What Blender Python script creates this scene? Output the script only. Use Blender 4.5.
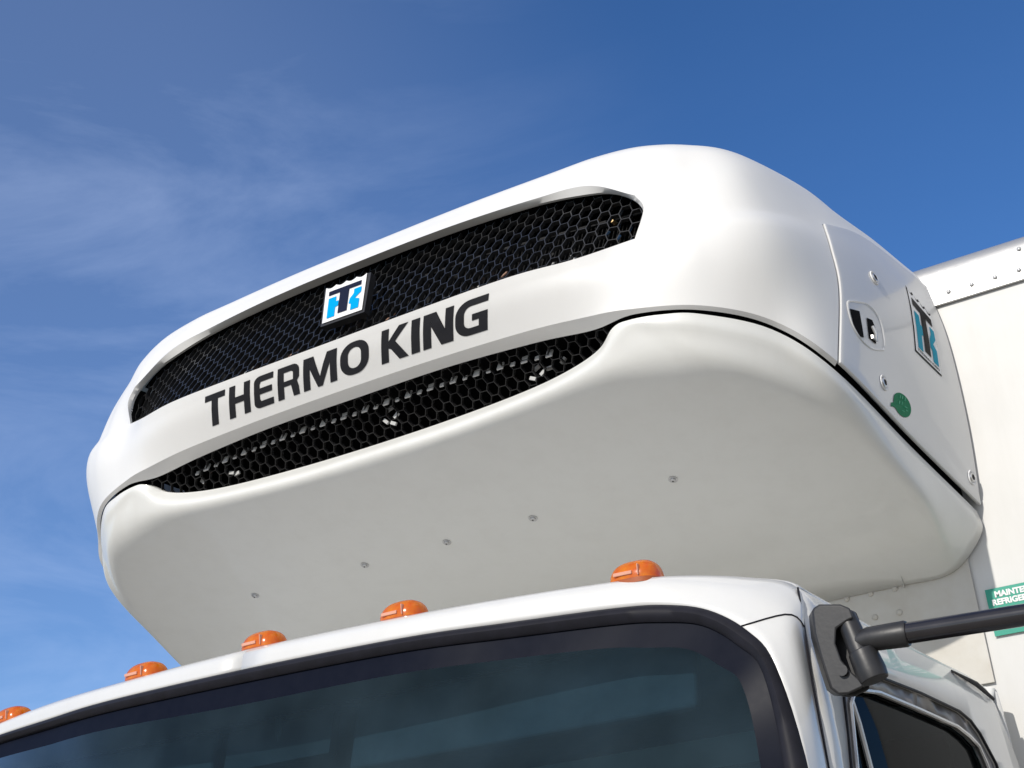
import bpy, bmesh, math, random
import numpy as np
from mathutils import Vector, Matrix
from mathutils.bvhtree import BVHTree
from mathutils.geometry import delaunay_2d_cdt
random.seed(7)
for o in list(bpy.data.objects): bpy.data.objects.remove(o)
scene = bpy.context.scene
C = scene.collection
S = 1.54            # metres per working unit (x across the truck, y towards its tail, z up)
H0 = 1.8            # eye height
def W(p): return (p[0]*S, p[1]*S, p[2]*S + H0)

# ------------------------------------------------------------ camera
P0 = np.array([512., 384.]); FPX = 1345.455
def _n(v): v = np.array([v[0]-P0[0], v[1]-P0[1], FPX]); return v/np.linalg.norm(v)
R = np.array([-_n((-1956.687, 1189.76)), _n((1418.369, 914.298)), _n((267.497, -2611.746))])
U_, _, V_ = np.linalg.svd(R); R = U_ @ V_
cd = bpy.data.cameras.new('camera'); cam = bpy.data.objects.new('camera', cd); C.objects.link(cam)
cd.sensor_width = 36; cd.lens = FPX/1024*36; cd.clip_start = .05; cd.clip_end = 5000
M3 = np.stack([R[:, 0], -R[:, 1], -R[:, 2]], 1)
mw = Matrix([[*M3[i], 0] for i in range(3)] + [[0, 0, 0, 1]])
mw.translation = Vector(W((1, 0, 0))); cam.matrix_world = mw
scene.camera = cam

# ------------------------------------------------------------ light
TRAVEL = Vector((.12, 1.0, -.60)).normalized()      # direction sunlight travels
sun_d = bpy.data.lights.new('sun', 'SUN'); sun = bpy.data.objects.new('sun', sun_d); C.objects.link(sun)
sun_d.energy = 3.3; sun_d.angle = math.radians(.53); sun_d.color = (1, .945, .86)
sun.rotation_euler = TRAVEL.to_track_quat('-Z', 'Y').to_euler()
to = -TRAVEL
elev = math.asin(to.z); azi = math.atan2(to.x, to.y)
w = bpy.data.worlds.new('World'); scene.world = w; w.use_nodes = True
nt = w.node_tree; N = nt.nodes; L = nt.links; N.clear()
out = N.new('ShaderNodeOutputWorld'); bg = N.new('ShaderNodeBackground'); sky = N.new('ShaderNodeTexSky')
sky.sky_type = 'NISHITA'; sky.sun_disc = False; sky.sun_elevation = elev; sky.sun_rotation = azi
sky.altitude = 300; sky.air_density = 1.0; sky.dust_density = .35; sky.ozone_density = 3.0
tc = N.new('ShaderNodeTexCoord')
mp = N.new('ShaderNodeMapping'); mp.inputs['Scale'].default_value = (1.0, 1.6, 4.2); mp.inputs['Rotation'].default_value = (.15, -.45, .3)
n1 = N.new('ShaderNodeTexNoise'); n1.inputs['Scale'].default_value = 2.7; n1.inputs['Detail'].default_value = 11; n1.inputs['Roughness'].default_value = .62; n1.inputs['Distortion'].default_value = .5
rp = N.new('ShaderNodeMapRange'); rp.inputs['From Min'].default_value = .44; rp.inputs['From Max'].default_value = .70; rp.inputs['To Min'].default_value = .075; rp.inputs['To Max'].default_value = .19
sep = N.new('ShaderNodeSeparateXYZ')
mr = N.new('ShaderNodeMapRange'); mr.inputs['From Min'].default_value = .30; mr.inputs['From Max'].default_value = .72; mr.inputs['To Min'].default_value = 1.0; mr.inputs['To Max'].default_value = .95
mrx = N.new('ShaderNodeMapRange'); mrx.interpolation_type = 'SMOOTHSTEP'; mrx.inputs['From Min'].default_value = -.60; mrx.inputs['From Max'].default_value = -.27; mrx.inputs['To Min'].default_value = 1.15; mrx.inputs['To Max'].default_value = .03
mul = N.new('ShaderNodeMath'); mul.operation = 'MULTIPLY'; mul2 = N.new('ShaderNodeMath'); mul2.operation = 'MULTIPLY'; mul2.use_clamp = True
mix = N.new('ShaderNodeMixRGB'); mix.inputs['Color2'].default_value = (6.6, 7.8, 10.6, 1)
hs = N.new('ShaderNodeHueSaturation'); hs.inputs['Saturation'].default_value = 1.18
tint = N.new('ShaderNodeMixRGB'); tint.blend_type = 'MULTIPLY'; tint.inputs['Fac'].default_value = 1; tint.inputs['Color2'].default_value = (.77, .91, 1.12, 1)
L.new(tc.outputs['Generated'], mp.inputs['Vector']); L.new(mp.outputs['Vector'], n1.inputs['Vector'])
L.new(n1.outputs['Fac'], rp.inputs['Value']); L.new(tc.outputs['Generated'], sep.inputs[0]); L.new(sep.outputs['Z'], mr.inputs['Value'])
L.new(sep.outputs['X'], mrx.inputs['Value']); L.new(rp.outputs['Result'], mul.inputs[0]); L.new(mr.outputs['Result'], mul.inputs[1])
L.new(mul.outputs[0], mul2.inputs[0]); L.new(mrx.outputs['Result'], mul2.inputs[1])
L.new(sky.outputs['Color'], hs.inputs['Color']); L.new(hs.outputs['Color'], tint.inputs['Color1'])
L.new(tint.outputs['Color'], mix.inputs['Color1']); L.new(mul2.outputs[0], mix.inputs['Fac'])
# unseen broken cloud added behind and beside the viewer to whiten the fill light
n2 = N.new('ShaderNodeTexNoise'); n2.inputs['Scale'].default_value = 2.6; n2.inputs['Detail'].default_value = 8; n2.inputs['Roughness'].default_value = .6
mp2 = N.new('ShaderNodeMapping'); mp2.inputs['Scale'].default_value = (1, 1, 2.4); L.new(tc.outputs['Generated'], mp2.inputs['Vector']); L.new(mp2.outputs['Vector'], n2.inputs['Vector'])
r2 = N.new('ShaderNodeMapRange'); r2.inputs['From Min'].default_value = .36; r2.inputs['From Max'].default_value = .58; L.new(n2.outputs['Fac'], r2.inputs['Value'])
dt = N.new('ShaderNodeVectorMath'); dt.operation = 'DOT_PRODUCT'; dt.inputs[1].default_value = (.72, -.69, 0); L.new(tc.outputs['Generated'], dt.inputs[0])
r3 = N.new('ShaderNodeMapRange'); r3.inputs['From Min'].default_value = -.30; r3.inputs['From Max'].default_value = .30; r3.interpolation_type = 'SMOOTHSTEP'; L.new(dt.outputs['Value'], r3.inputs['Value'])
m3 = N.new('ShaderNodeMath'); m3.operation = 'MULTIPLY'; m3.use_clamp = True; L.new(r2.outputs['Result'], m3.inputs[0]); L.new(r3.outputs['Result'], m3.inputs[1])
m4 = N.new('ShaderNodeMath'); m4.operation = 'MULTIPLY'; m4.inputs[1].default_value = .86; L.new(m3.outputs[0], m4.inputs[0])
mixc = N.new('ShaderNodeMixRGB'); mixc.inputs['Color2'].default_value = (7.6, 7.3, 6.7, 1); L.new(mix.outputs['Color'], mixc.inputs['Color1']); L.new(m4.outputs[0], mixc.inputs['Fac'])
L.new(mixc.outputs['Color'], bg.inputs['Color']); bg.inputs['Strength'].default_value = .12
L.new(bg.outputs[0], out.inputs[0])
vs = scene.view_settings; vs.view_transform = 'Standard'; vs.look = 'None'; vs.gamma = 1; vs.exposure = 0.0; vs.use_curve_mapping = False

# ------------------------------------------------------------ materials
def mat(name, col, rough=.5, metal=0, coat=0, spec=.5, noise=None, bump=None, coat_rough=.03, grime=0, **kw):
    m = bpy.data.materials.new(name); m.use_nodes = True; t = m.node_tree; b = t.nodes['Principled BSDF']
    b.inputs['Base Color'].default_value = (*col, 1); b.inputs['Roughness'].default_value = rough
    b.inputs['Metallic'].default_value = metal; b.inputs['Specular IOR Level'].default_value = spec
    b.inputs['Coat Weight'].default_value = coat; b.inputs['Coat Roughness'].default_value = coat_rough
    for k, v in kw.items(): b.inputs[k.replace('_', ' ')].default_value = v
    g = t.nodes.new('ShaderNodeTexCoord')
    if noise:
        sc, amt, c2 = noise
        n = t.nodes.new('ShaderNodeTexNoise'); n.inputs['Scale'].default_value = sc; n.inputs['Detail'].default_value = 6; n.inputs['Roughness'].default_value = .65
        r = t.nodes.new('ShaderNodeValToRGB'); r.color_ramp.elements[0].position = .5 - amt; r.color_ramp.elements[1].position = .5 + amt
        r.color_ramp.elements[0].color = (*col, 1); r.color_ramp.elements[1].color = (*c2, 1)
        t.links.new(g.outputs['Object'], n.inputs['Vector']); t.links.new(n.outputs['Fac'], r.inputs['Fac']); t.links.new(r.outputs['Color'], b.inputs['Base Color'])
        n2 = t.nodes.new('ShaderNodeMapRange'); n2.inputs['To Min'].default_value = max(0, rough*.8); n2.inputs['To Max'].default_value = min(1, rough*1.25)
        t.links.new(n.outputs['Fac'], n2.inputs['Value']); t.links.new(n2.outputs['Result'], b.inputs['Roughness'])
    if grime:      # faint downward streaks of road film
        gm = t.nodes.new('ShaderNodeMapping'); gm.inputs['Scale'].default_value = (1, 1, .16); t.links.new(g.outputs['Object'], gm.inputs['Vector'])
        gn = t.nodes.new('ShaderNodeTexNoise'); gn.inputs['Scale'].default_value = 16; gn.inputs['Detail'].default_value = 7; gn.inputs['Roughness'].default_value = .7; t.links.new(gm.outputs['Vector'], gn.inputs['Vector'])
        gr_ = t.nodes.new('ShaderNodeMapRange'); gr_.inputs['From Min'].default_value = .45; gr_.inputs['From Max'].default_value = .75; gr_.inputs['To Max'].default_value = grime; t.links.new(gn.outputs['Fac'], gr_.inputs['Value'])
        gx = t.nodes.new('ShaderNodeMixRGB'); gx.inputs['Color2'].default_value = (.30, .27, .22, 1); t.links.new(gr_.outputs['Result'], gx.inputs['Fac'])
        t.links.new(b.inputs['Base Color'].links[0].from_socket, gx.inputs['Color1']); t.links.new(gx.outputs['Color'], b.inputs['Base Color'])
    if bump:
        sc, st = bump
        n = t.nodes.new('ShaderNodeTexNoise'); n.inputs['Scale'].default_value = sc; n.inputs['Detail'].default_value = 4
        bp = t.nodes.new('ShaderNodeBump'); bp.inputs['Strength'].default_value = st; bp.inputs['Distance'].default_value = .01
        t.links.new(g.outputs['Object'], n.inputs['Vector']); t.links.new(n.outputs['Fac'], bp.inputs['Height']); t.links.new(bp.outputs['Normal'], b.inputs['Normal'])
    return m
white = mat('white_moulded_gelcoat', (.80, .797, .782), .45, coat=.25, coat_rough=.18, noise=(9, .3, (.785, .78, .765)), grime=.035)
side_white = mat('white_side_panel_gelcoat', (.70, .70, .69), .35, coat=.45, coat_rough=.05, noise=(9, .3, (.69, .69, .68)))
shell_white = mat('white_lower_shell_gelcoat', (.76, .762, .735), .42, coat=.35, coat_rough=.05, noise=(5, .3, (.74, .74, .71)), grime=.07)
cab_white = mat('white_cab_paint', (.70, .70, .69), .35, coat=.6, noise=(12, .3, (.68, .68, .665)), grime=.06)
box_white = mat('white_box_panel', (.66, .657, .643), .45, coat=.15, noise=(4, .35, (.63, .626, .606)), bump=(1.5, .08), grime=.10)
alu = mat('brushed_aluminium_rail', (.60, .60, .595), .36, metal=.6, noise=(14, .3, (.50, .50, .50)), bump=(26, .12))
black = mat('black_plastic', (.016, .016, .018), .42, noise=(30, .3, (.03, .03, .032)), bump=(160, .02))
mesh_black = mat('glossy_black_mesh', (.022, .022, .023), .25, coat=.35, coat_rough=.08, noise=(60, .3, (.035, .035, .036)))
liner = mat('dark_liner', (.004, .004, .005), .9, spec=.1)
rubber = mat('black_rubber_seal', (.012, .012, .015), .5, spec=.14, noise=(40, .3, (.02, .02, .028)))
letter_m = mat('charcoal_vinyl', (.022, .023, .027), .45, spec=.04, noise=(50, .3, (.03, .03, .034)))
navy = mat('navy_print', (.014, .018, .04), .4, spec=.04, noise=(50, .3, (.016, .02, .045)))
blackprint = mat('black_print', (.008, .008, .01), .4, spec=.04, noise=(50, .3, (.01, .01, .012)))
blue = mat('light_blue_print', (.0, .36, .78), .4, spec=.04, noise=(50, .3, (.0, .34, .74)))
teal = mat('teal_blue_print', (.0, .30, .44), .4, spec=.04, noise=(50, .3, (.0, .28, .42)))
printwhite = mat('white_print', (.82, .82, .82), .45, spec=.25, noise=(30, .3, (.8, .8, .8)))
green = mat('green_sticker', (.0, .22, .09), .5, spec=.08, noise=(60, .3, (.0, .19, .08)))
lgreen = mat('pale_green_print', (.08, .42, .24), .4, spec=.04, noise=(60, .3, (.07, .4, .22)))
tealgreen = mat('teal_green_sticker', (.0, .30, .20), .4, coat=.3, noise=(60, .3, (.0, .28, .19)))
fin = mat('galvanised_bracket', (.50, .50, .49), .6, metal=.1, noise=(40, .3, (.42, .42, .42)))
copper = mat('copper_tube', (.25, .15, .11), .5, metal=.5, noise=(40, .3, (.2, .12, .09)))
steel = mat('stainless_screw', (.62, .62, .62), .3, metal=.9, noise=(60, .3, (.5, .5, .5)))
greyseal = mat('grey_window_frame', (.22, .21, .20), .4, metal=.1, noise=(30, .3, (.22, .205, .20)))
amber = mat('amber_lens', (1.0, .34, .008), .18, coat=.9, noise=(34, .16, (.80, .13, .002)), Transmission_Weight=.12, IOR=1.45)
_t = amber.node_tree; _tl = _t.nodes.new('ShaderNodeBsdfTranslucent'); _tl.inputs[0].default_value = (1.0, .38, .01, 1)
_mx = _t.nodes.new('ShaderNodeMixShader'); _mx.inputs[0].default_value = .35; _o = [n for n in _t.nodes if n.type == 'OUTPUT_MATERIAL'][0]
_t.links.new(_t.nodes['Principled BSDF'].outputs[0], _mx.inputs[1]); _t.links.new(_tl.outputs[0], _mx.inputs[2]); _t.links.new(_mx.outputs[0], _o.inputs[0])
amber_dk = mat('amber_reflector_base', (.42, .10, .02), .5, noise=(60, .3, (.30, .07, .02)))
chromeish = mat('pale_trim', (.6, .6, .6), .25, metal=.5, noise=(40, .3, (.5, .5, .5)))
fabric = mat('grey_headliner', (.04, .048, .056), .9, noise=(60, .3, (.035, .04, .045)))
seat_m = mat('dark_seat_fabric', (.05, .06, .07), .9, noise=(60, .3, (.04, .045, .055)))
tyre_m = mat('tyre_rubber', (.02, .02, .02), .8, noise=(30, .3, (.03, .03, .03)))
mirror_m = mat('mirror_glass', (.8, .8, .8), .02, metal=1, noise=(30, .3, (.8, .8, .8)))
# glass: tinted see-through pane with fresnel reflection
def glass(name, tint, rough=.02, dust=None, ior=1.5):
    m = bpy.data.materials.new(name); m.use_nodes = True; t = m.node_tree; t.nodes.clear()
    o = t.nodes.new('ShaderNodeOutputMaterial'); tr = t.nodes.new('ShaderNodeBsdfTransparent'); tr.inputs[0].default_value = (*tint, 1)
    gl = t.nodes.new('ShaderNodeBsdfGlossy'); gl.inputs['Roughness'].default_value = rough; gl.inputs[0].default_value = (.9, .95, 1, 1)
    fr = t.nodes.new('ShaderNodeFresnel'); fr.inputs[0].default_value = ior
    mx = t.nodes.new('ShaderNodeMixShader'); t.links.new(fr.outputs[0], mx.inputs[0]); t.links.new(tr.outputs[0], mx.inputs[1]); t.links.new(gl.outputs[0], mx.inputs[2])
    last = mx
    if dust:
        df = t.nodes.new('ShaderNodeBsdfDiffuse'); df.inputs[0].default_value = (*dust[1], 1)
        n = t.nodes.new('ShaderNodeTexNoise'); n.inputs['Scale'].default_value = 5; n.inputs['Detail'].default_value = 8
        g = t.nodes.new('ShaderNodeTexCoord'); t.links.new(g.outputs['Object'], n.inputs['Vector'])
        r = t.nodes.new('ShaderNodeMapRange'); r.inputs['From Min'].default_value = .35; r.inputs['From Max'].default_value = .75; r.inputs['To Min'].default_value = dust[0]*.6; r.inputs['To Max'].default_value = dust[0]*1.6
        t.links.new(n.outputs['Fac'], r.inputs['Value'])
        v = t.nodes.new('ShaderNodeTexVoronoi'); v.inputs['Scale'].default_value = 55
        t.links.new(g.outputs['Object'], v.inputs['Vector'])
        lt = t.nodes.new('ShaderNodeMath'); lt.operation = 'LESS_THAN'; lt.inputs[1].default_value = .05; t.links.new(v.outputs['Distance'], lt.inputs[0])
        ml = t.nodes.new('ShaderNodeMath'); ml.operation = 'MULTIPLY_ADD'; ml.inputs[1].default_value = .05; t.links.new(lt.outputs[0], ml.inputs[0]); t.links.new(r.outputs['Result'], ml.inputs[2])
        m2 = t.nodes.new('ShaderNodeMixShader'); t.links.new(ml.outputs[0], m2.inputs[0]); t.links.new(last.outputs[0], m2.inputs[1]); t.links.new(df.outputs[0], m2.inputs[2]); last = m2
    t.links.new(last.outputs[0], o.inputs[0]); return m
wind_glass = glass('tinted_windscreen_glass', (.30, .47, .54), .02, (.075, (.19, .32, .42)), 1.11)
side_glass = glass('dark_side_glass', (.05, .055, .06), .01, None, 1.06)

# ------------------------------------------------------------ helpers
def obj(name, verts, faces, m, parent=None, smooth=True, mods=(), conv=True):
    me = bpy.data.meshes.new(name)
    me.from_pydata([W(v) for v in verts] if conv else [tuple(v) for v in verts], [], faces); me.update()
    if smooth:
        for p in me.polygons: p.use_smooth = True
        try: me.set_sharp_from_angle(angle=math.radians(38))
        except Exception: pass
    for mm in (m if isinstance(m, (list, tuple)) else [m]): me.materials.append(mm)
    o = bpy.data.objects.new(name, me); C.objects.link(o)
    if parent is not None: o.parent = parent
    for k in mods:
        if k[0] == 'solid':
            s = o.modifiers.new('solid', 'SOLIDIFY'); s.thickness = k[1]; s.offset = k[2] if len(k) > 2 else -1
        if k[0] == 'bevel':
            s = o.modifiers.new('bevel', 'BEVEL'); s.width = k[1]; s.segments = 3; s.limit_method = 'ANGLE'; s.angle_limit = math.radians(35)
    return o
class MB:
    def __init__(s): s.v = []; s.f = []; s.mi = []
    def add(s, v, f, mi=0):
        b = len(s.v); s.v += [tuple(x) for x in v]; s.f += [tuple(i+b for i in q) for q in f]; s.mi += [mi]*len(f)
    def box(s, c, d, rot=None, mi=0):
        vs_ = []
        for x in (-.5, .5):
            for y in (-.5, .5):
                for z in (-.5, .5):
                    p = Vector((x*d[0], y*d[1], z*d[2]))
                    if rot is not None: p = rot @ p
                    vs_.append((c[0]+p.x, c[1]+p.y, c[2]+p.z))
        s.add(vs_, [(0, 1, 3, 2), (4, 6, 7, 5), (0, 4, 5, 1), (2, 3, 7, 6), (0, 2, 6, 4), (1, 5, 7, 3)], mi)
    def tube(s, pts, rads, n=16, cap=True, mi=0, flat=1.0):
        pts = [Vector(p) for p in pts]; rings = []
        up = Vector((0, 0, 1)); prev = None
        for i, p in enumerate(pts):
            d = (pts[min(i+1, len(pts)-1)]-pts[max(i-1, 0)]).normalized()
            a = d.cross(up if abs(d.dot(up)) < .95 else Vector((1, 0, 0))).normalized() if prev is None else (prev - d*prev.dot(d)).normalized()
            prev = a; b = d.cross(a).normalized(); r = rads[i] if isinstance(rads, (list, tuple)) else rads
            rings.append([tuple(p + a*math.cos(t*2*math.pi/n)*r + b*math.sin(t*2*math.pi/n)*r*flat) for t in range(n)])
        v = [q for r_ in rings for q in r_]; f = []
        for i in range(len(pts)-1):
            for t in range(n):
                f.append((i*n+t, i*n+(t+1) % n, (i+1)*n+(t+1) % n, (i+1)*n+t))
        if cap: f.append(tuple(range(n-1, -1, -1))); f.append(tuple((len(pts)-1)*n+t for t in range(n)))
        s.add(v, f, mi)
    def build(s, name, m, parent=None, smooth=True, mods=(), conv=True):
        o = obj(name, s.v, s.f, m, parent, smooth, mods, conv)
        if any(s.mi): o.data.polygons.foreach_set('material_index', s.mi)
        return o
def spline(Cc, ts, mirror0=False):
    """Catmull-Rom through Cc at parameters ts (0..len-1)"""
    Cc = np.asarray(Cc, float); E = np.vstack([2*Cc[0]-Cc[1], Cc, 2*Cc[-1]-Cc[-2]])
    if mirror0: E[0] = Cc[1]*np.array([-1, 1, 1])
    ts = np.clip(np.asarray(ts, float), 0, len(Cc)-1-1e-9); i = ts.astype(int); s = (ts-i)[:, None]
    p0, p1, p2, p3 = E[i], E[i+1], E[i+2], E[i+3]
    return .5*((2*p1)+(-p0+p2)*s+(2*p0-5*p1+4*p2-p3)*s*s+(-p0+3*p1-3*p2+p3)*s**3)
def mirror(Pn):      # Pn [nu, nv, 3], u=0 on the centre plane -> both halves
    m = Pn[1:][::-1]*np.array([-1, 1, 1]); return np.concatenate([m, Pn], 0)
def grid_obj(name, Pn, m, parent, keep=None, mods=(), flip=False):
    nu, nv = Pn.shape[:2]; v = Pn.reshape(-1, 3); used = {}; vv = []; ff = []
    def g(i):
        if i not in used: used[i] = len(vv); vv.append(v[i])
        return used[i]
    for i in range(nu-1):
        for j in range(nv-1):
            if keep is not None and not keep(i, j): continue
            q = (i*nv+j, (i+1)*nv+j, (i+1)*nv+j+1, i*nv+j+1)
            if flip: q = q[::-1]
            ff.append(tuple(g(k) for k in q))
    return obj(name, vv, ff, m, parent, True, mods)

truck = bpy.data.objects.new('refrigerated_truck', None); C.objects.link(truck)
truck.location = (0, 0, 0)
truck['label'] = 'white refrigerated box truck with a domed cooling unit above its cab'
truck['category'] = 'truck'

# ------------------------------------------------------------ ground
def sheet(name, x0, x1, y0, y1, z, m):
    o = obj(name, [(x0, y0, z), (x1, y0, z), (x1, y1, z), (x0, y1, z)], [(0, 1, 2, 3)], m, None, False, (), False); o['kind'] = 'structure'; return o
conc = mat('sunlit_concrete', (.31, .28, .22), .85, noise=(.6, .35, (.26, .235, .185)), bump=(8, .3))
asph = mat('pale_asphalt', (.19, .175, .145), .9, noise=(.5, .35, (.15, .14, .115)), bump=(20, .4))
sheet('ground', -1500, 1500, -1500, 1500, 0, asph)
sheet('concrete_pavement', -14, 16, -16, 18, .004, conc)

# ------------------------------------------------------------ refrigeration unit : hood
ST = 10
rows = dict(
 F=[(0,1.303,.7276),(.15,1.3032,.7270),(.28,1.3038,.7196),(.36,1.3010,.7093),(.418,1.297,.7095),(.4905,1.319,.699),(.5535,1.3725,.679),(.5985,1.442,.637),(.622,1.642,.590),(.652,1.8,.537)],
 E=[(0,1.2731,.7286),(.1465,1.2745,.7279),(.28,1.2767,.724),(.355,1.283,.720),(.4124,1.2897,.7147),(.4935,1.3151,.7026),(.5576,1.3689,.6825),(.6033,1.4393,.6408),(.626,1.64,.594),(.656,1.8,.541)],
 M=[(0,1.2535,.758),(.148,1.255,.758),(.28,1.2595,.757),(.358,1.271,.757),(.425,1.290,.759),(.505,1.310,.760),(.573,1.362,.757),(.609,1.484,.755),(.636,1.65,.73),(.663,1.8,.66)],
 M2=[(0,1.2445,.776),(.149,1.246,.7765),(.2803,1.2525,.777),(.360,1.2688,.7795),(.4263,1.298,.792),(.503,1.3125,.797),(.571,1.360,.802),(.604,1.500,.822),(.629,1.652,.835),(.662,1.8,.785)],
 A=[(0,1.2407,.7848),(.1502,1.2422,.7857),(.2804,1.2491,.788),(.3606,1.2676,.7914),(.4265,1.3042,.8119),(.497,1.3225,.820),(.558,1.370,.833),(.594,1.525,.872),(.611,1.66,.905),(.650,1.8,.875)],
 V=[(0,1.277,.861),(.1502,1.279,.862),(.282,1.286,.860),(.362,1.296,.858),(.4403,1.3101,.852),(.4925,1.334,.866),(.549,1.387,.884),(.587,1.546,.904),(.6075,1.69,.924),(.640,1.8,.898)],
 B=[(0,1.3125,.938),(.1518,1.3163,.9384),(.2833,1.3219,.9331),(.3641,1.3205,.9204),(.430,1.3125,.876),(.485,1.351,.911),(.541,1.409,.926),(.580,1.563,.930),(.604,1.705,.936),(.629,1.8,.914)],
 C1=[(0,1.335,.968),(.152,1.338,.968),(.284,1.342,.965),(.360,1.342,.960),(.430,1.344,.944),(.480,1.371,.953),(.530,1.430,.956),(.572,1.578,.952),(.594,1.71,.946),(.618,1.8,.928)],
 T0=[(0,1.362,.9955),(.152,1.363,.9955),(.284,1.367,.994),(.354,1.37,.993),(.421,1.375,.985),(.470,1.403,.981),(.515,1.458,.976),(.559,1.594,.973),(.578,1.72,.957),(.597,1.8,.94)],
 T1=[(0,1.43,1.031),(.15,1.43,1.031),(.27,1.435,1.029),(.338,1.44,1.029),(.395,1.452,1.022),(.438,1.482,1.015),(.478,1.53,1.006),(.517,1.635,.990),(.535,1.73,.974),(.56,1.8,.96)],
 T2=[(0,1.58,1.065),(.14,1.58,1.065),(.24,1.585,1.06),(.295,1.60,1.055),(.335,1.62,1.045),(.37,1.65,1.035),(.40,1.69,1.025),(.43,1.73,1.012),(.45,1.765,1.0),(.47,1.8,.985)],
 T3=[(0,1.8,1.08),(.12,1.8,1.08),(.2,1.8,1.075),(.24,1.8,1.068),(.27,1.8,1.06),(.30,1.8,1.05),(.32,1.8,1.04),(.34,1.8,1.03),(.36,1.8,1.02),(.38,1.8,1.01)],
)
names = list(rows); KU = 14
def row_dense(r, brk=4):
    n = len(r)
    a = spline(r, np.linspace(0, n-1, (n-1)*KU+1), True)
    return a
# the rows that frame the grille opening are split where the opening ends
def row_split(r, b=4):
    a = spline(r[:b+1], np.linspace(0, b, b*KU+1), True); c = spline(r[b:], np.linspace(0, len(r)-1-b, (len(r)-1-b)*KU+1)); return np.vstack([a, c[1:]])
dense = [row_split(rows[k]) if k in ('V', 'B') else row_dense(rows[k]) for k in names]
D = np.stack(dense, 1)                      # [nu, nrows, 3]
KV = 8
nr = len(names)
iA, iB = names.index('A'), names.index('B')
cols = []
for i in range(D.shape[0]):
    inside = i <= 4*KU
    segs = [(0, 1), (1, iA), (iA, iB), (iB, nr-1)] if inside else [(0, 1), (1, iA), (iA, nr-1)]
    pts = []
    for a, b in segs:
        s = spline(D[i, a:b+1], np.linspace(0, b-a, (b-a)*KV+1)); pts.append(s if not pts else s[1:])
    cols.append(np.vstack(pts))
G = np.stack(cols, 0); 
nuh = G.shape[0]
# blend the creases out behind the grille so the cheek stays smooth
GF = mirror(G); mid = nuh-1
def uabs(i): return min(abs(i-mid), abs(i+1-mid)) , max(abs(i-mid), abs(i+1-mid))
seamU = 7*KU
topA = iA*KV; topB = iB*KV; rK = iA*KV
def keep_hood(i, j):
    lo, hi = uabs(i)
    if hi <= 4*KU and topA <= j < topB: return False
    if lo >= seamU and j < topA: return False
    return True
hood = grid_obj('cooling_unit_hood', GF, white, truck, keep_hood)
# side panels (right and left of the hood)
def offset_grid(Pn, d):
    du = np.gradient(Pn, axis=0); dv = np.gradient(Pn, axis=1); n = np.cross(du, dv); n /= np.linalg.norm(n, axis=2, keepdims=True)+1e-12
    return Pn + n*d
GFo = offset_grid(GF, .0022)
def keep_side(sgn):
    def k(i, j):
        lo, hi = uabs(i)
        if (i-mid)*sgn < 0 and not (sgn < 0 and i < mid): return False
        if (sgn > 0) != (i >= mid): return False
        if lo < seamU or j < KV: return False
        return j < topA
    return k
# a narrow dark joint before the panel: drop the first column of the panel, squeeze the rest forward a little
GP = GFo.copy()
for sgn in (1, -1):
    a = mid + sgn*seamU; b = mid + sgn*(seamU+1)
    GP[a] = GFo[a]*.72 + GFo[b]*.28
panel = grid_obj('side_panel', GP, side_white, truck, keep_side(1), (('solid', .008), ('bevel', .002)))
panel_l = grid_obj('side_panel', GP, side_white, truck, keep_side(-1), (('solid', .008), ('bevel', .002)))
# grille recess rims : from B / A rows back to the mesh
Atop = [(0,1.325,.9375),(.1503,1.327,.9366),(.2805,1.328,.9281),(.3602,1.326,.9120),(.3996,1.322,.8960),(.4285,1.317,.8700),(.4378,1.314,.845),(.4265,1.3070,.8125)]
oB = [(0,1.3125,.938),(.1518,1.3163,.9384),(.2833,1.3219,.9331),(.3641,1.3205,.9204),(.403,1.3185,.9015),(.430,1.3125,.876),(.4403,1.3101,.852),(.4265,1.3042,.8119)]
# outer ring exactly as on the hood grid
r1 = row_split(rows['B'])[:4*KU+1]; colE = G[4*KU, topA:topB+1][::-1]
outer = np.vstack([r1, colE[1:]])
def resample(Pl, n):
    Pl = np.asarray(Pl); s = np.r_[0, np.cumsum(np.linalg.norm(np.diff(Pl, axis=0), axis=1))]; t = np.linspace(0, s[-1], n)
    return np.stack([np.interp(t, s, Pl[:, k]) for k in range(3)], 1)
inner_d = spline(Atop, np.linspace(0, len(Atop)-1, 300), True)
no = len(outer)
so = np.r_[0, np.cumsum(np.linalg.norm(np.diff(outer, axis=0), axis=1))]; so /= so[-1]
si = np.r_[0, np.cumsum(np.linalg.norm(np.diff(inner_d, axis=0), axis=1))]; si /= si[-1]
inner = np.stack([np.interp(so, si, inner_d[:, k]) for k in range(3)], 1)
back = inner + np.array([0, .004, -.0003])
inner2 = inner.copy(); 
rim = np.stack([back, inner2, outer], 1)
grid_obj('grille_surround', mirror(rim), white, hood)
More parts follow.
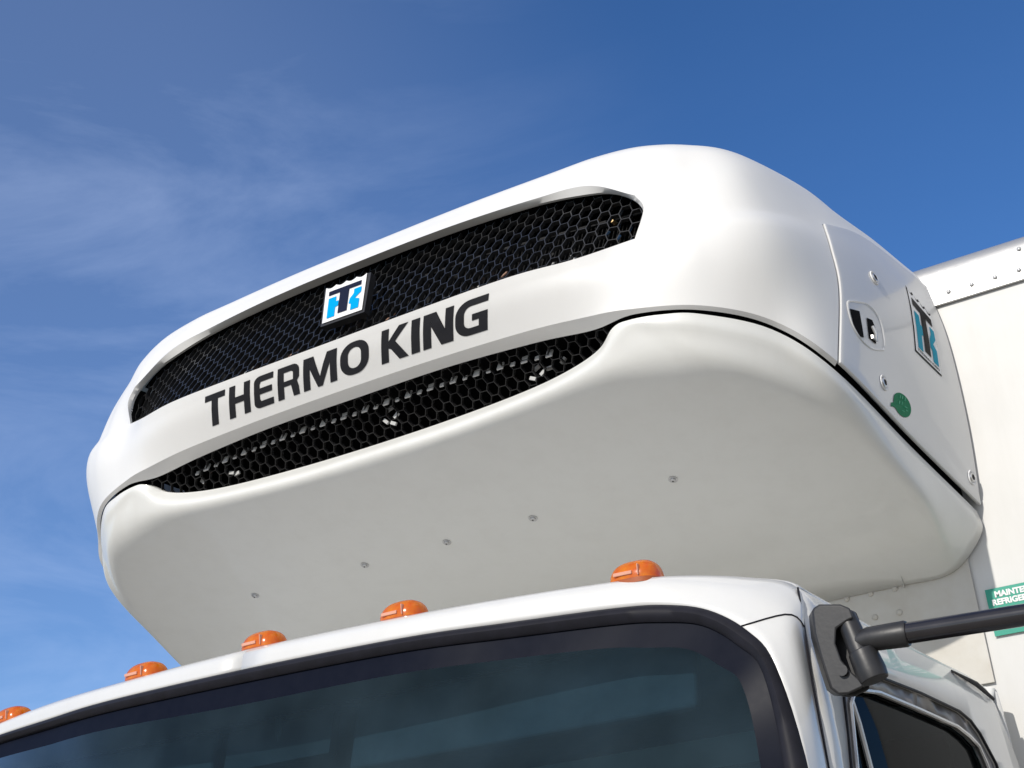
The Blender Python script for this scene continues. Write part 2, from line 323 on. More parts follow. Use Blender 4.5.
# ------------------------------------------------------------ honeycomb meshes
def interp_rail(r, x):
    r = np.asarray(r); d = spline(r, np.linspace(0, len(r)-1, 240), True)
    return np.interp(x, d[:, 0], d[:, 1]), np.interp(x, d[:, 0], d[:, 2])
def honeycomb(name, surf, inside, x0, x1, px, v0, v1, pv, thick, depth, m, parent):
    """surf(x, v)->point, v in height units; flat topped hexagons, each strand a thin deep ribbon"""
    mb = MB(); edges = {}
    nx = int((x1-x0)/px)+2; nvv = int((v1-v0)/pv)+2
    def key(a): return (round(a[0], 5), round(a[1], 5))
    for i in range(-1, nx):
        for j in range(-1, nvv):
            cx = x0+i*px; cv = v0+(j+(.5 if i % 2 else 0))*pv
            hw = px*.36; ow = px*.64
            c = [(cx-hw, cv+pv/2), (cx+hw, cv+pv/2), (cx+ow, cv), (cx+hw, cv-pv/2), (cx-hw, cv-pv/2), (cx-ow, cv)]
            for k in range(6):
                a, b = c[k], c[(k+1) % 6]; kk = tuple(sorted((key(a), key(b))))
                edges[kk] = (a, b)
    for a, b in edges.values():
        a = np.array(a); b = np.array(b)
        if not (inside(*a) and inside(*b)):
            if not (inside(*a) or inside(*b)): continue
            if not inside(*a): a, b = b, a
            lo, hi = 0., 1.
            for _ in range(12):
                mm_ = (lo+hi)/2
                if inside(*(a+(b-a)*mm_)): lo = mm_
                else: hi = mm_
            b = a+(b-a)*lo
        p, q = np.array(surf(*a)), np.array(surf(*b))
        d = q-p; ln = np.linalg.norm(d)
        if ln < 1e-4: continue
        d /= ln; nrm = np.array(surf(a[0], a[1]+.003))-p; nx_ = np.array(surf(a[0]+.003, a[1]))-p
        nn = np.cross(nx_, nrm); nn /= np.linalg.norm(nn); s = np.cross(nn, d)*thick/2
        p = p - d*thick*.3; q = q + d*thick*.3
        v = [p-s, p+s, q+s, q-s, p-s*.8-nn*depth, p+s*.8-nn*depth, q+s*.8-nn*depth, q-s*.8-nn*depth]
        mb.add(v, [(0, 1, 2, 3), (0, 4, 5, 1), (1, 5, 6, 2), (2, 6, 7, 3), (3, 7, 4, 0), (4, 7, 6, 5)])
    return mb.build(name, m, parent, smooth=False)
At_d = spline(Atop, np.linspace(0, 7, 400), True); kmx = At_d[:, 0].argmax()
def top_at(x): x = abs(x); return np.interp(x, At_d[:kmx+1, 0], At_d[:kmx+1, 1]), np.interp(x, At_d[:kmx+1, 0], At_d[:kmx+1, 2])
def bot_at(x):
    x = abs(x)
    if x <= .4265: return interp_rail(rows['A'][:5], x)
    return np.interp(x, At_d[kmx:, 0][::-1], At_d[kmx:, 1][::-1]), np.interp(x, At_d[kmx:, 0][::-1], At_d[kmx:, 2][::-1])
XM = At_d[kmx, 0]
yb0, zb0 = .0, .0
def upper_surf(x, v):    # v = z coordinate
    xx = min(abs(x), .4265); yb, zb = bot_at(xx); yt, zt = top_at(xx)
    return (x, yb + (yt-yb)*(v-zb)/(zt-zb) + .012, v)
def upper_in(x, v):
    if abs(x) >= XM: return False
    return bot_at(x)[1]-.004 < v < top_at(x)[1]+.002
ug = honeycomb('upper_grille', upper_surf, upper_in, -.44, .44, .0137, .78, .965, .0215, .00115, .0060, mesh_black, hood)
def backing(name, railT, railB, dep, m, parent, xs):
    Pn = []
    for x in xs:
        (yt, zt), (yb, zb) = railT(x), railB(x)
        Pn.append([(x, yb+.002, zb), (x, yb+dep, zb-.0), (x, yt+dep, zt), (x, yt+.002, zt)])
    n = len(xs); o = grid_obj(name, np.array(Pn), m, parent, mods=(('solid', .003),)); return o
backing('grille_housing', lambda x: (top_at(x)[0]+.012, top_at(x)[1]+.008), lambda x: (bot_at(x)[0]+.012, bot_at(x)[1]-.008), .085, liner, ug, np.linspace(-.4265, .4265, 60))
# end caps of the housing
for sx in (1, -1):
    Pe = []
    for t in np.linspace(kmx-60, 399, 40):
        p = At_d[int(t)]; Pe.append([(sx*p[0], p[1]+.001, p[2]), (sx*p[0], p[1]+.10, p[2])])
    grid_obj('housing_end', np.array(Pe), liner, ug)
# condenser seen through the mesh : coil fins, tubes, brackets
mb = MB()
for i in range(150):
    x = -.41+i*.0055; yt, zt = top_at(x); yb, zb = bot_at(x)
    mb.box((x, (yb+yt)/2+.062, (zt+zb)/2-.004), (.0012, .012, (zt-zb)*.95), Matrix.Rotation(-.5, 3, 'X'), mi=0)
o = mb.build('condenser_coil', mat('dark_fins', (.012, .012, .013), .5, metal=.3, noise=(90, .3, (.02, .02, .02))), ug, False)
mb = MB()
for k in range(46):
    x = -.40 + k*.0178 + random.uniform(-.004, .004); yb, zb = bot_at(x)
    hgt = random.choice((.006, .009, .014, .02)); 
    if random.random() < .8:
        mb.box((x, yb+.03+random.uniform(0, .02), zb+.006+hgt/2), (random.uniform(.003, .008), .003, hgt), Matrix.Rotation(random.uniform(-.5, .5), 3, 'Y'), mi=0 if random.random() < .8 else 1)
for k in range(9):
    x = -.36+k*.085+random.uniform(-.02, .02); yb, zb = bot_at(x); yt, zt = top_at(x)
    mb.tube([(x, yb+.045, zb+.01), (x+.006, yb+.048, zb+.03), (x+.02, yb+.05, zb+.038)], .0022, 8, mi=1 if k % 2 else 0)
mb.tube([(.385, 1.333, .868), (.385, 1.343, .8685)], .0035, 10, mi=2)
mb.tube([(-.42, 1.36, .885), (-.2, 1.35, .897), (0, 1.345, .90), (.2, 1.35, .897), (.42, 1.37, .885)], .0022, 8, mi=3)
brass = mat('brass_fitting', (.8, .55, .25), .25, metal=.9, noise=(60, .3, (.7, .45, .2)))
mb.build('condenser_fittings', [fin, copper, brass, black], ug, False)

# lower grille: between F (top) and G rail (bottom)
Frail = [(0,1.303,.7276),(.1212,1.3028,.7273),(.2324,1.3037,.7236),(.3236,1.3027,.7150),(.3851,1.2990,.7044)]
Grail = [(0,1.3389,.6709),(.1228,1.3374,.6718),(.2352,1.3309,.6739),(.3066,1.3224,.6784),(.3565,1.3136,.6883),(.3852,1.2995,.7040)]
f_at = lambda x: interp_rail(Frail, min(abs(x), .385)); g_at = lambda x: interp_rail(Grail, min(abs(x), .385))
def low_surf(x, v):      # v in 0..1 scaled by .07
    (yt, zt), (yb, zb) = f_at(x), g_at(x); L_ = math.hypot(yt-yb, zt-zb)+1e-6; t = 1-v/L_*1.0
    return (x, yt+(yb-yt)*(1-t)+.010, zt+(zb-zt)*(1-t)+.002)
def low_len(x): (yt, zt), (yb, zb) = f_at(x), g_at(x); return math.hypot(yt-yb, zt-zb)
lg = honeycomb('lower_grille', low_surf, lambda x, v: abs(x) < .384 and -.004 < v < low_len(x)+.002, -.40, .40, .0142, -.01, .09, .0165, .0009, .006, mesh_black, hood)
backing('grille_housing', lambda x: (f_at(x)[0]+.008, f_at(x)[1]+.010), lambda x: (g_at(x)[0]+.012, g_at(x)[1]-.002), .07, liner, lg, np.linspace(-.385, .385, 50))
# pale tabs added for light showing through the top of the lower mesh
mb = MB()
for k in range(34):
    x = -.30+k*.0178
    if abs(x) > .32: continue
    yt, zt = f_at(x); s = .0090 if k % 2 else .005
    mb.box((x, yt+.015, zt-.011-(.001 if k % 2 else .003)), (.0088 if k % 2 else .006, .002, s*1.3), Matrix.Rotation(-.5, 3, 'X'))
for (x, dz) in ((.035, .0), (.045, -.012), (.04, -.022), (.028, -.016), (-.245, -.012), (-.235, -.016), (.262, -.004), (.27, -.012), (.28, -.008), (.255, -.017), (.3, -.002), (-.30, -.006)):
    yt, zt = f_at(x); mb.box((x, yt+.026, zt-.018+dz), (.009, .003, .0045), Matrix.Rotation(random.uniform(-.9, .9), 3, 'Y'))
mb.build('light_patch_tabs', fin, lg, False)

# ------------------------------------------------------------ lettering on the band
E_d = spline(rows['E'][:5], np.linspace(0, 4, 200), True); A_d = spline(rows['A'][:5], np.linspace(0, 4, 200), True); M_d = spline(rows['M'][:5], np.linspace(0, 4, 200), True)
uE = 4*KU
def band_pt(x, v, off=0):
    """point on the painted band, read from the hood's own grid"""
    g = GF[mid-5*KU:mid+5*KU+1, KV:topA+1]
    def at(xx, vv):
        pr = np.array([[np.interp(xx, g[:, j, 0], g[:, j, k]) for k in (1, 2)] for j in range(g.shape[1])])
        z = pr[0, 1]+(pr[-1, 1]-pr[0, 1])*vv
        return np.array([xx, np.interp(z, pr[:, 1], pr[:, 0]), z])
    p = at(x, v)
    if off:
        a = at(x+.004, v)-at(x-.004, v); b = at(x, min(v+.05, 1))-at(x, max(v-.05, 0)); n = np.cross(a, b); n /= np.linalg.norm(n); p = p+n*off
    return p
def arc(cx, cy, rx, ry, a0, a1, n=8): return [(cx+rx*math.cos(math.radians(a0+(a1-a0)*i/n)), cy+ry*math.sin(math.radians(a0+(a1-a0)*i/n))) for i in range(n+1)]
def sq_ring(x0, x1, y0, y1, r, n=7):      # rounded rectangle counter-clockwise from the right side
    w_, h_ = r
    return (arc(x1-w_, y1-h_, w_, h_, 0, 90, n)+arc(x0+w_, y1-h_, w_, h_, 90, 180, n)+arc(x0+w_, y0+h_, w_, h_, 180, 270, n)+arc(x1-w_, y0+h_, w_, h_, 270, 360, n))
def strip(a, b): return [[a[i], a[(i+1) % len(a)], b[(i+1) % len(b)], b[i]] for i in range(len(a))]
LET = {
 'T': [[(0, .8), (1, .8), (1, 1), (0, 1)], [(.34, 0), (.66, 0), (.66, .8), (.34, .8)]],
 'H': [[(0, 0), (.29, 0), (.29, 1), (0, 1)], [(.71, 0), (1, 0), (1, 1), (.71, 1)], [(.29, .41), (.71, .41), (.71, .61), (.29, .61)]],
 'E': [arc(.32, .18, .32, .18, 270, 180, 6)+[(0, .5), (.30, .5), (.30, .27), (.36, .2), (1, .2), (1, 0)],
       [(0, .5)]+arc(.32, .82, .32, .18, 180, 90, 6)+[(1, 1), (1, .8), (.36, .8), (.30, .73), (.30, .5)],
       [(.30, .41), (.94, .41), (.94, .60), (.30, .60)]],
 'R': [[(0, 0), (.29, 0), (.29, 1), (0, 1)], [(.29, .8), (.62, .8), (.66, 1), (.29, 1)], [(.62, .8)]+arc(.68, .70, .04, .08, 90, 0, 3)+[(.72, .52), (.9, .44), (1, .55)]+arc(.70, .76, .30, .24, 0, 90, 5)[0:]+[(.66, 1)],
       [(.29, .36), (.62, .36), (.72, .52), (.29, .52)], [(.62, .36), (.72, .0), (1, .0), (.97, .26), (.9, .44), (.72, .52)]],
 'M': [[(0, 0), (.2, 0), (.2, 1), (0, 1)], [(.8, 0), (1, 0), (1, 1), (.8, 1)], [(.2, .62), (.43, .0), (.5, .0), (.5, .31), (.30, 1), (.2, 1)], [(.5, .0), (.57, 0), (.8, .62), (.8, 1), (.70, 1), (.5, .31)]],
 'O': strip(sq_ring(0, 1, 0, 1, (.44, .42)), sq_ring(.27, .73, .19, .81, (.22, .22))),
 'K': [[(0, 0), (.27, 0), (.27, 1), (0, 1)], [(.27, .40), (.36, .36), (.52, .56), (.98, 1), (.64, 1), (.27, .6)], [(.36, .36), (.66, 0), (1, 0), (.52, .56)]],
 'I': [[(0, 0), (1, 0), (1, 1), (0, 1)]],
 'N': [[(0, 0), (.27, 0), (.27, 1), (0, 1)], [(.73, 0), (1, 0), (1, 1), (.73, 1)], [(.27, .60), (.60, 0), (.73, 0), (.73, .42), (.42, 1), (.27, 1)]],
 'G': [[(1, .80), (1, 1), (.5, 1)]+arc(.44, .6, .44, .4, 90, 180, 8)[0:]+[(0, .5), (.27, .5)]+arc(.47, .6, .20, .2, 180, 90, 6),
       [(0, .5)]+arc(.44, .4, .44, .4, 180, 270, 8)+[(1, 0), (1, .2), (.47, .2)]+arc(.47, .38, .20, .18, 270, 180, 6)+[(.27, .5)],
       [(.73, .2), (1, .2), (1, .56), (.52, .56), (.52, .38), (.73, .38)]],
}
TXT = [('T', -.229, -.191), ('H', -.183, -.1445), ('E', -.137, -.1025), ('R', -.0947, -.057), ('M', -.0500, .0065), ('O', .0125, .0592), ('K', .079, .1215), ('I', .1258, .1388), ('N', .1440, .1895), ('G', .1925, .2398)]
def poly_fill(polys, mapper, mb, res=None, mi=0):
    """triangulated 2-D polygons with interior points, pushed through mapper"""
    for pl in polys:
        xs = [p[0] for p in pl]; ys = [p[1] for p in pl]
        pts = []
        for i in range(len(pl)):
            a, b = pl[i], pl[(i+1) % len(pl)]; n = max(1, int(math.hypot(a[0]-b[0], a[1]-b[1])/(res or 1e9))+0) if res else 1
            for k in range(n): pts.append(Vector((a[0]+(b[0]-a[0])*k/n, a[1]+(b[1]-a[1])*k/n)))
        cl = [];
        for p in pts:
            if not cl or (p-cl[-1]).length > 1e-5: cl.append(p)
        if (cl[0]-cl[-1]).length < 1e-5: cl.pop()
        nb = len(cl); extra = []
        if res:
            x = min(xs)+res/2
            while x < max(xs):
                y = min(ys)+res/2
                while y < max(ys):
                    ins = False
                    for i in range(nb):
                        a, b = cl[i], cl[(i+1) % nb]
                        if (a.y > y) != (b.y > y) and x < (b.x-a.x)*(y-a.y)/(b.y-a.y)+a.x: ins = not ins
                    if ins: extra.append(Vector((x, y)))
                    y += res
                x += res
        r = delaunay_2d_cdt(cl+extra, [], [list(range(nb))], 1, 1e-6)
        v2, f2 = r[0], r[2]
        mb.add([mapper(p.x, p.y) for p in v2], [tuple(f) for f in f2], mi)
mb = MB()
for ch, a, b in TXT:
    def mp_(x, y, a=a, b=b):
        v = .215+.615*y; return band_pt(a+(b-a)*x+.027*(v-.5), v, .0005)
    poly_fill(LET[ch], mp_, mb, .25)
mb.build('lettering', letter_m, hood, False)

# ------------------------------------------------------------ shield emblem (used on the grille and on the side)
def bil(c, x, y):        # corners TL, TR, BR, BL
    c = [np.array(k) for k in c]; return (c[3]*(1-x)+c[2]*x)*(1-y)+(c[0]*(1-x)+c[1]*x)*y
TEE = [[(.10, .72), (.90, .72), (.90, .84), (.10, .84)], [(.38, .13), (.61, .13), (.61, .72), (.38, .72)]]
BLU = [[(.11, .09), (.30, .09), (.30, .34), (.37, .36), (.37, .50), (.30, .50), (.30, .64), (.11, .64)],
       [(.655, .43), (.74, .54), (.74, .66), (.92, .66), (.92, .52), (.78, .40), (.90, .34), (.90, .10), (.70, .10), (.70, .27), (.64, .30)]]
def crown(x0=0, x1=1, top=1.0, dip=.055, n=4, m=8):
    pts = []
    for k in range(n):
        for i in range(m):
            t = i/m; pts.append((x0+(x1-x0)*(k+t)/n, top-dip*math.sin(math.pi*t)))
    pts.append((x1, top)); return pts[::-1]
TL, TR, BR, BL = (-.0189, 1.2681, .8845), (.0511, 1.2678, .8834), (.0520, 1.2524, .8215), (-.0151, 1.2529, .8234)
face = [TL, TR, BR, BL]
nrm_b = np.cross(np.array(BR)-np.array(BL), np.array(TL)-np.array(BL)); nrm_b /= np.linalg.norm(nrm_b)
outl = [(0, 0), (1, 0), (1, 1)]+crown()[1:-1]+[(0, 1)]
outl_big = [(-.05, -.06), (1.05, -.06), (1.08, 1.0)]+[(x, y+.02) for x, y in crown(-.02, 1.03)[1:-1]]+[(-.05, 1.0)]
mb = MB()
ring_f = [bil(face, x, y)-nrm_b*.001 for x, y in outl_big]; ring_b = [bil(face, x, y)-nrm_b*.012 for x, y in outl_big]
n_ = len(ring_f)
mb.add(ring_f+ring_b, [(i, (i+1) % n_, n_+(i+1) % n_, n_+i)[::-1] for i in range(n_)]+[tuple(range(n_))[::-1]])
emb = mb.build('shield_emblem', black, hood, False)
mb = MB()
poly_fill([outl], lambda x, y: bil(face, x, y)+nrm_b*.0004, mb)
mb.build('emblem_face', printwhite, emb, False)
mb = MB(); poly_fill(TEE, lambda x, y: bil(face, x, y)+nrm_b*.0012, mb, mi=0); poly_fill(BLU, lambda x, y: bil(face, x, y)+nrm_b*.0012, mb, mi=1)
mb.build('emblem_print', [navy, blue], emb, False)

# ------------------------------------------------------------ lower shell
LG = [(0,1.3389,.6709),(.1228,1.3374,.6718),(.2352,1.3309,.6739),(.3066,1.3224,.6784),(.3565,1.3136,.6883),(.3852,1.3000,.7032),(.4082,1.2975,.7050),(.4470,1.3030,.7015),(.490,1.3185,.694),(.553,1.3725,.674),(.598,1.4425,.632),(.621,1.642,.586),(.651,1.798,.533)]
LH = [(0,1.3232,.6498),(.1228,1.3216,.6493),(.240,1.3155,.6525),(.315,1.308,.657),(.362,1.3025,.6665),(.390,1.299,.682),(.414,1.2985,.692),(.453,1.306,.682),(.497,1.327,.670),(.556,1.383,.647),(.601,1.457,.605),(.626,1.65,.559),(.652,1.798,.505)]
LL = [(0,1.350,.6305),(.1228,1.349,.631),(.243,1.344,.633),(.322,1.336,.636),(.376,1.328,.640),(.418,1.328,.640),(.452,1.332,.638),(.492,1.347,.632),(.527,1.380,.619),(.565,1.436,.597),(.592,1.509,.5685),(.623,1.645,.5155),(.620,1.798,.469)]
pz = lambda y: 1.157-.39*y
LG0 = [(x*.985, y+.008, z-.0005) for x, y, z in LG]
P1 = [(x*.95, min(y+.06+.10*(1.8-y), 1.798), 0) for x, y, z in LL]; P1 = [(x, y, pz(y)) for x, y, _ in P1]
P2 = [(x*.88, min(y+.45*(1.8-y), 1.798), 0) for x, y, z in LL]; P2 = [(x, y, pz(y)) for x, y, _ in P2]
P3 = [(x*.86, 1.798, pz(1.798)) for x, y, z in LL]
lr = [LG0, LG, LH, LL, P1, P2, P3]
Dl = np.stack([spline(r, np.linspace(0, 12, 12*8+1), True) for r in lr], 1)
cols = []
for i in range(Dl.shape[0]):
    a = spline(Dl[i, :2], np.linspace(0, 1, 2)); b = spline(Dl[i, 1:], np.linspace(0, 5, 5*6+1)); cols.append(np.vstack([a, b[1:]]))
GLo = np.stack(cols, 0)
shell = grid_obj('cooling_unit_lower_shell', mirror(GLo), shell_white, truck, flip=True, mods=(('solid', .005),))
# dark joint liner behind the seam
J = np.stack([[(x*.978, y+.014, z+.035) for x, y, z in LG], [(x*.978, y+.014, z-.02) for x, y, z in LG]], 1)
Jd = np.stack([spline(J[:, k], np.linspace(0, 12, 97), True) for k in range(2)], 1)
for sd in (1, -1):
    grid_obj('joint_liner', mirror(Jd), liner, shell, keep=lambda i, j: abs(i-96) > 38 and (i-96)*sd > 0)
# five screws on the underside
nu_ = Vector((0, -.39, -1)).normalized()
for x in (-.356, -.145, 0, .142, .3524):
    y = 1.4985-.009*x; c = Vector((x, y, pz(y)))
    mb = MB(); mb.tube([c+nu_*.0, c+nu_*.0012], .0062, 18, mi=0); mb.tube([c+nu_*.0010, c+nu_*.0028, c+nu_*.0036], [.0040, .0036, .0022], 12, mi=0)
    mb.tube([c+nu_*.0034, c+nu_*.0040], .0012, 6, mi=1)
    mb.build('screw', [steel, black], shell, True)

# ------------------------------------------------------------ things on the right side panel
depsg = None
pv_ = [Vector(v) for v in (GFo.reshape(-1, 3))]; nvv_ = GFo.shape[1]; fcs = []
for i in range(mid+6*KU, GFo.shape[0]-1):
    for j in range(KV-1, topB+KV): fcs.append((i*nvv_+j, (i+1)*nvv_+j, (i+1)*nvv_+j+1, i*nvv_+j+1))
bvh = BVHTree.FromPolygons(pv_, fcs)
def on_panel(y, z, off=.0008):     # drop a point sideways onto the panel
    h = bvh.ray_cast(Vector((1.5, y, z)), Vector((-1, 0, 0)))
    if h[0] is None: h = bvh.find_nearest(Vector((.62, y, z)))
    n = h[1] if h[1].x > 0 else -h[1]
    return h[0]+n*off, n
def part(name, mb_or, m, parent, smooth=True, mods=()): return mb_or.build(name, m, parent, smooth, mods)
# countersunk bolts
for (y, z) in ((1.603, .8135), (1.5585, .6485), (1.782, .575)):
    p, n = on_panel(y, z, .0004); mb = MB()
    a = n.cross(Vector((0, 0, 1))).normalized(); b = n.cross(a)
    def ringp(r, d, k=20): return [p+a*math.cos(t*2*math.pi/k)*r+b*math.sin(t*2*math.pi/k)*r+n*d for t in range(k)]
    k = 20; rr = [(.0105, .0), (.0098, .0016), (.0088, .0012), (.0072, -.0002)]
    v = [q for r, d in rr for q in ringp(r, d)]
    mb.add(v, [(i*k+t, i*k+(t+1) % k, (i+1)*k+(t+1) % k, (i+1)*k+t) for i in range(3) for t in range(k)], 0)
    rr = [(.0072, -.0002), (.006, .0022), (.0042, .0026)]
    v = [q for r, d in rr for q in ringp(r, d)]
    mb.add(v, [(i*k+t, i*k+(t+1) % k, (i+1)*k+(t+1) % k, (i+1)*k+t) for i in range(2) for t in range(k)], 1)
    v = ringp(.0042, .0026)+ringp(.0026, .0012); mb.add(v, [(t, (t+1) % k, k+(t+1) % k, k+t) for t in range(k)]+[tuple(range(k, 2*k))], 2)
    mb.build('bolt', [printwhite, steel, black], panel)
# latch recess: a pocket with a rolled rim and two slots
oc = [(1.494,.738),(1.515,.7465),(1.548,.755),(1.572,.751),(1.583,.738),(1.583,.715),(1.577,.700),(1.567,.6955),(1.537,.688),(1.512,.691),(1.495,.703),(1.490,.72)]
n_ = len(oc); loop = [oc[i % n_] for i in range(n_)]
def closed(pts, n=6):
    P_ = np.array([(*p, 0) for p in pts]); m = len(P_); E_ = np.vstack([P_[-1], P_, P_[0], P_[1]]); o_ = []
    for i in range(m):
        for k in range(n):
            s = k/n; p0, p1, p2, p3 = E_[i:i+4]
            o_.append(tuple((.5*((2*p1)+(-p0+p2)*s+(2*p0-5*p1+4*p2-p3)*s*s+(-p0+3*p1-3*p2+p3)*s**3))[:2]))
    return o_
lp = closed(oc); cy_, cz_ = 1.538, .721
rings = []
for sc_, off in ((1.03, .0002), (1.01, .0012), (.985, .0014), (.96, .0006), (.93, .0003)):
    rings.append([tuple(on_panel(cy_+(y-cy_)*sc_, cz_+(z-cz_)*sc_, off)[0]) for y, z in lp])
mb = MB(); m_ = len(lp); v = [q for r in rings for q in r]
mb.add(v, [(i*m_+t, i*m_+(t+1) % m_, (i+1)*m_+(t+1) % m_, (i+1)*m_+t) for i in range(len(rings)-1) for t in range(m_)], 0)
latch = mb.build('latch_recess', side_white, panel)
mb = MB()
for sl in ([(1.4955, .729), (1.5215, .7345), (1.519, .697), (1.505, .694), (1.4955, .7015)], [(1.5395, .7315), (1.555, .7335), (1.560, .725), (1.553, .699), (1.5345, .7015)]):
    poly_fill([sl], lambda y, z: tuple(on_panel(y, z, .0009)[0]), mb, .012)
mb.build('latch_slot', liner, latch, False)
mb = MB()
a = on_panel(1.549, .722, .002)[0]; b_ = on_panel(1.552, .702, .002)[0]
mb.tube([a, (a+b_)/2+Vector((.002, 0, 0)), b_], .0022, 8); mb.box(on_panel(1.545, .705, .002)[0], (.003, .009, .005))
mb.build('latch_catch', [chromeish], latch)
# shield decal on the side
dq = [(1.7133,.8444), (1.764,.8156), (1.7434,.7106), (1.675,.7285)]
def dm(off): return lambda x, y: tuple(on_panel(*[((dq[3][k]*(1-x)+dq[2][k]*x)*(1-y)+(dq[0][k]*(1-x)+dq[1][k]*x)*y) for k in range(2)], off)[0])
mb = MB(); poly_fill([outl], dm(.0007), mb, .25); dec = mb.build('shield_decal', blackprint, panel, False)
mb = MB(); ol2 = [(.022, .016), (.978, .016)]+[(x, y-.045) for x, y in crown(.022, .978)]; poly_fill([ol2], dm(.0013), mb, .25); mb.build('decal_face', printwhite, dec, False)
mb = MB(); poly_fill(TEE, dm(.0019), mb, .2, 0); poly_fill(BLU, dm(.0019), mb, .2, 1)
for ch, a, b in TXT:
    x0, x1 = .08+(a+.229)*1.77, .08+(b+.229)*1.77
    poly_fill(LET[ch], (lambda x, y, x0=x0, x1=x1: dm(.0019)(x0+(x1-x0)*x, .04+.028*y)), mb, None, 0)
mb.build('decal_print', [blackprint, teal], dec, False)
# round green sticker with a short stalk
def sk(off): return lambda u, v: tuple(on_panel(1.6087+.026*u+.0045*v, .6333+.0005*u+.0165*v, off)[0])
circ = [(math.cos(t*math.pi/18), math.sin(t*math.pi/18)) for t in range(36)]
mb = MB(); poly_fill([circ], sk(.0008), mb, .3); poly_fill([[(-.985, -.2), (-1.28, -.35), (-1.35, -.75), (-1.1, -.62), (-.80, -.62)]], sk(.0008), mb)
st = mb.build('round_sticker', green, panel, False)
mb = MB()
for k, (u, v, w_, h_) in enumerate(((-.35, .45, .12, .3), (-.1, .5, .12, .3), (.2, .45, .12, .34), (-.45, -.1, .14, .3), (-.15, -.05, .12, .32), (.2, -.1, .3, .1), (.35, -.35, .2, .1), (-.1, -.55, .3, .08))):
    poly_fill([[(u, v), (u+w_, v), (u+w_+.05, v+h_), (u+.05, v+h_)]], sk(.0014), mb)
mb.build('sticker_print', lgreen, st, False)

# ------------------------------------------------------------ cargo box
BW = .80
mb = MB(); mb.box((0, (1.803+5.3)/2+.003, (.90-.55)/2), (2*BW, 5.3-1.803, .90+.55))
box = mb.build('cargo_box', box_white, truck, False, (('bevel', .012),))
prof = [(1.8025, .8405), (1.7995, .8415), (1.7992, .860), (1.7995, .880), (1.8015, .894), (1.807, .905), (1.817, .912), (1.83, .9145), (1.86, .915)]
xs = np.linspace(-BW-.003, BW+.003, 60)
Pn = np.array([[(x, y, z) for y, z in prof] for x in xs]); grid_obj('top_rail', Pn, alu, box, mods=())
def rivet(name, c, r, m, parent, proto={}):
    key = (m.name, r)
    if key not in proto:
        mb = MB(); k = 14; rr = [(1, 0), (.95, .35), (.72, .62), (.35, .8), (.02, .85)]
        v = [(math.cos(t*2*math.pi/k)*r*q, -h*r*.8, math.sin(t*2*math.pi/k)*r*q) for q, h in rr for t in range(k)]
        v = [tuple(a*S for a in p) for p in v]
        mb.add(v, [(i*k+t, (i+1)*k+t, (i+1)*k+(t+1) % k, i*k+(t+1) % k) for i in range(4) for t in range(k)])
        o = mb.build(name, m, parent, True, (), False); proto[key] = o; o.location = W(c); return o
    o = proto[key].copy(); C.objects.link(o); o.parent = parent; o.location = W(c); return o
for k in range(48):
    rivet('rivet', (.778-.0328*k, 1.7993, .856), .0036, alu, box)
rivet('rivet', (.785, 1.7997, .887), .0034, alu, box)
for x in (-.785,): rivet('rivet', (x, 1.7997, .887), .0034, alu, box)
# lower mounting plate seen beneath the cooling unit
beige = mat('weathered_plate', (.60, .585, .545), .55, noise=(9, .2, (.52, .49, .43)), bump=(20, .1))
mb = MB(); mb.box((.335, 1.8018, .395), (.58, .0024, .17)); pl = mb.build('mounting_plate', beige, box, False, (('bevel', .001),))
for i in range(14):
    for z in (.4545, .4215):
        rivet('rivet', (.5225-.034*i, 1.8003, z), .0042, beige, pl)
# green maintenance sticker
mb = MB(); mb.v = []; mb.box((.720, 1.8022, .3975), (.165, .0012, .0615)); stk = mb.build('maintenance_sticker', tealgreen, box, False)
def text_mesh(name, s, x, z, h, y, m, parent, sx=1.0):
    cu = bpy.data.curves.new(name, 'FONT'); cu.body = s; cu.size = h*S*1.38; cu.extrude = .0004; cu.offset = .0009*h/.009
    t = bpy.data.objects.new(name, cu); C.objects.link(t)
    bpy.context.view_layer.update()
    me = bpy.data.meshes.new_from_object(t.evaluated_get(bpy.context.evaluated_depsgraph_get())); bpy.data.objects.remove(t)
    me.materials.clear(); me.materials.append(m)
    o = bpy.data.objects.new(name, me); C.objects.link(o); o.parent = parent
    o.rotation_euler = (math.pi/2, 0, 0); o.scale = (sx, 1, 1); o.location = W((x, y, z)); return o
text_mesh('sticker_text', 'MAINTENANCE', .6485, .4165, .0075, 1.8012, printwhite, stk)
text_mesh('sticker_text', 'REFRIGERATION', .6435, .4062, .0075, 1.8012, printwhite, stk)
mb = MB()
for r in range(5):
    x = .645
    while x < .79:
        w_ = random.uniform(.004, .012); 
        if not (r > 2): mb.box((x+w_/2, 1.8014, .398-.0065*r), (w_, .0006, .0022))
        x += w_+.0022
mb.build('fine_print', printwhite, stk, False)

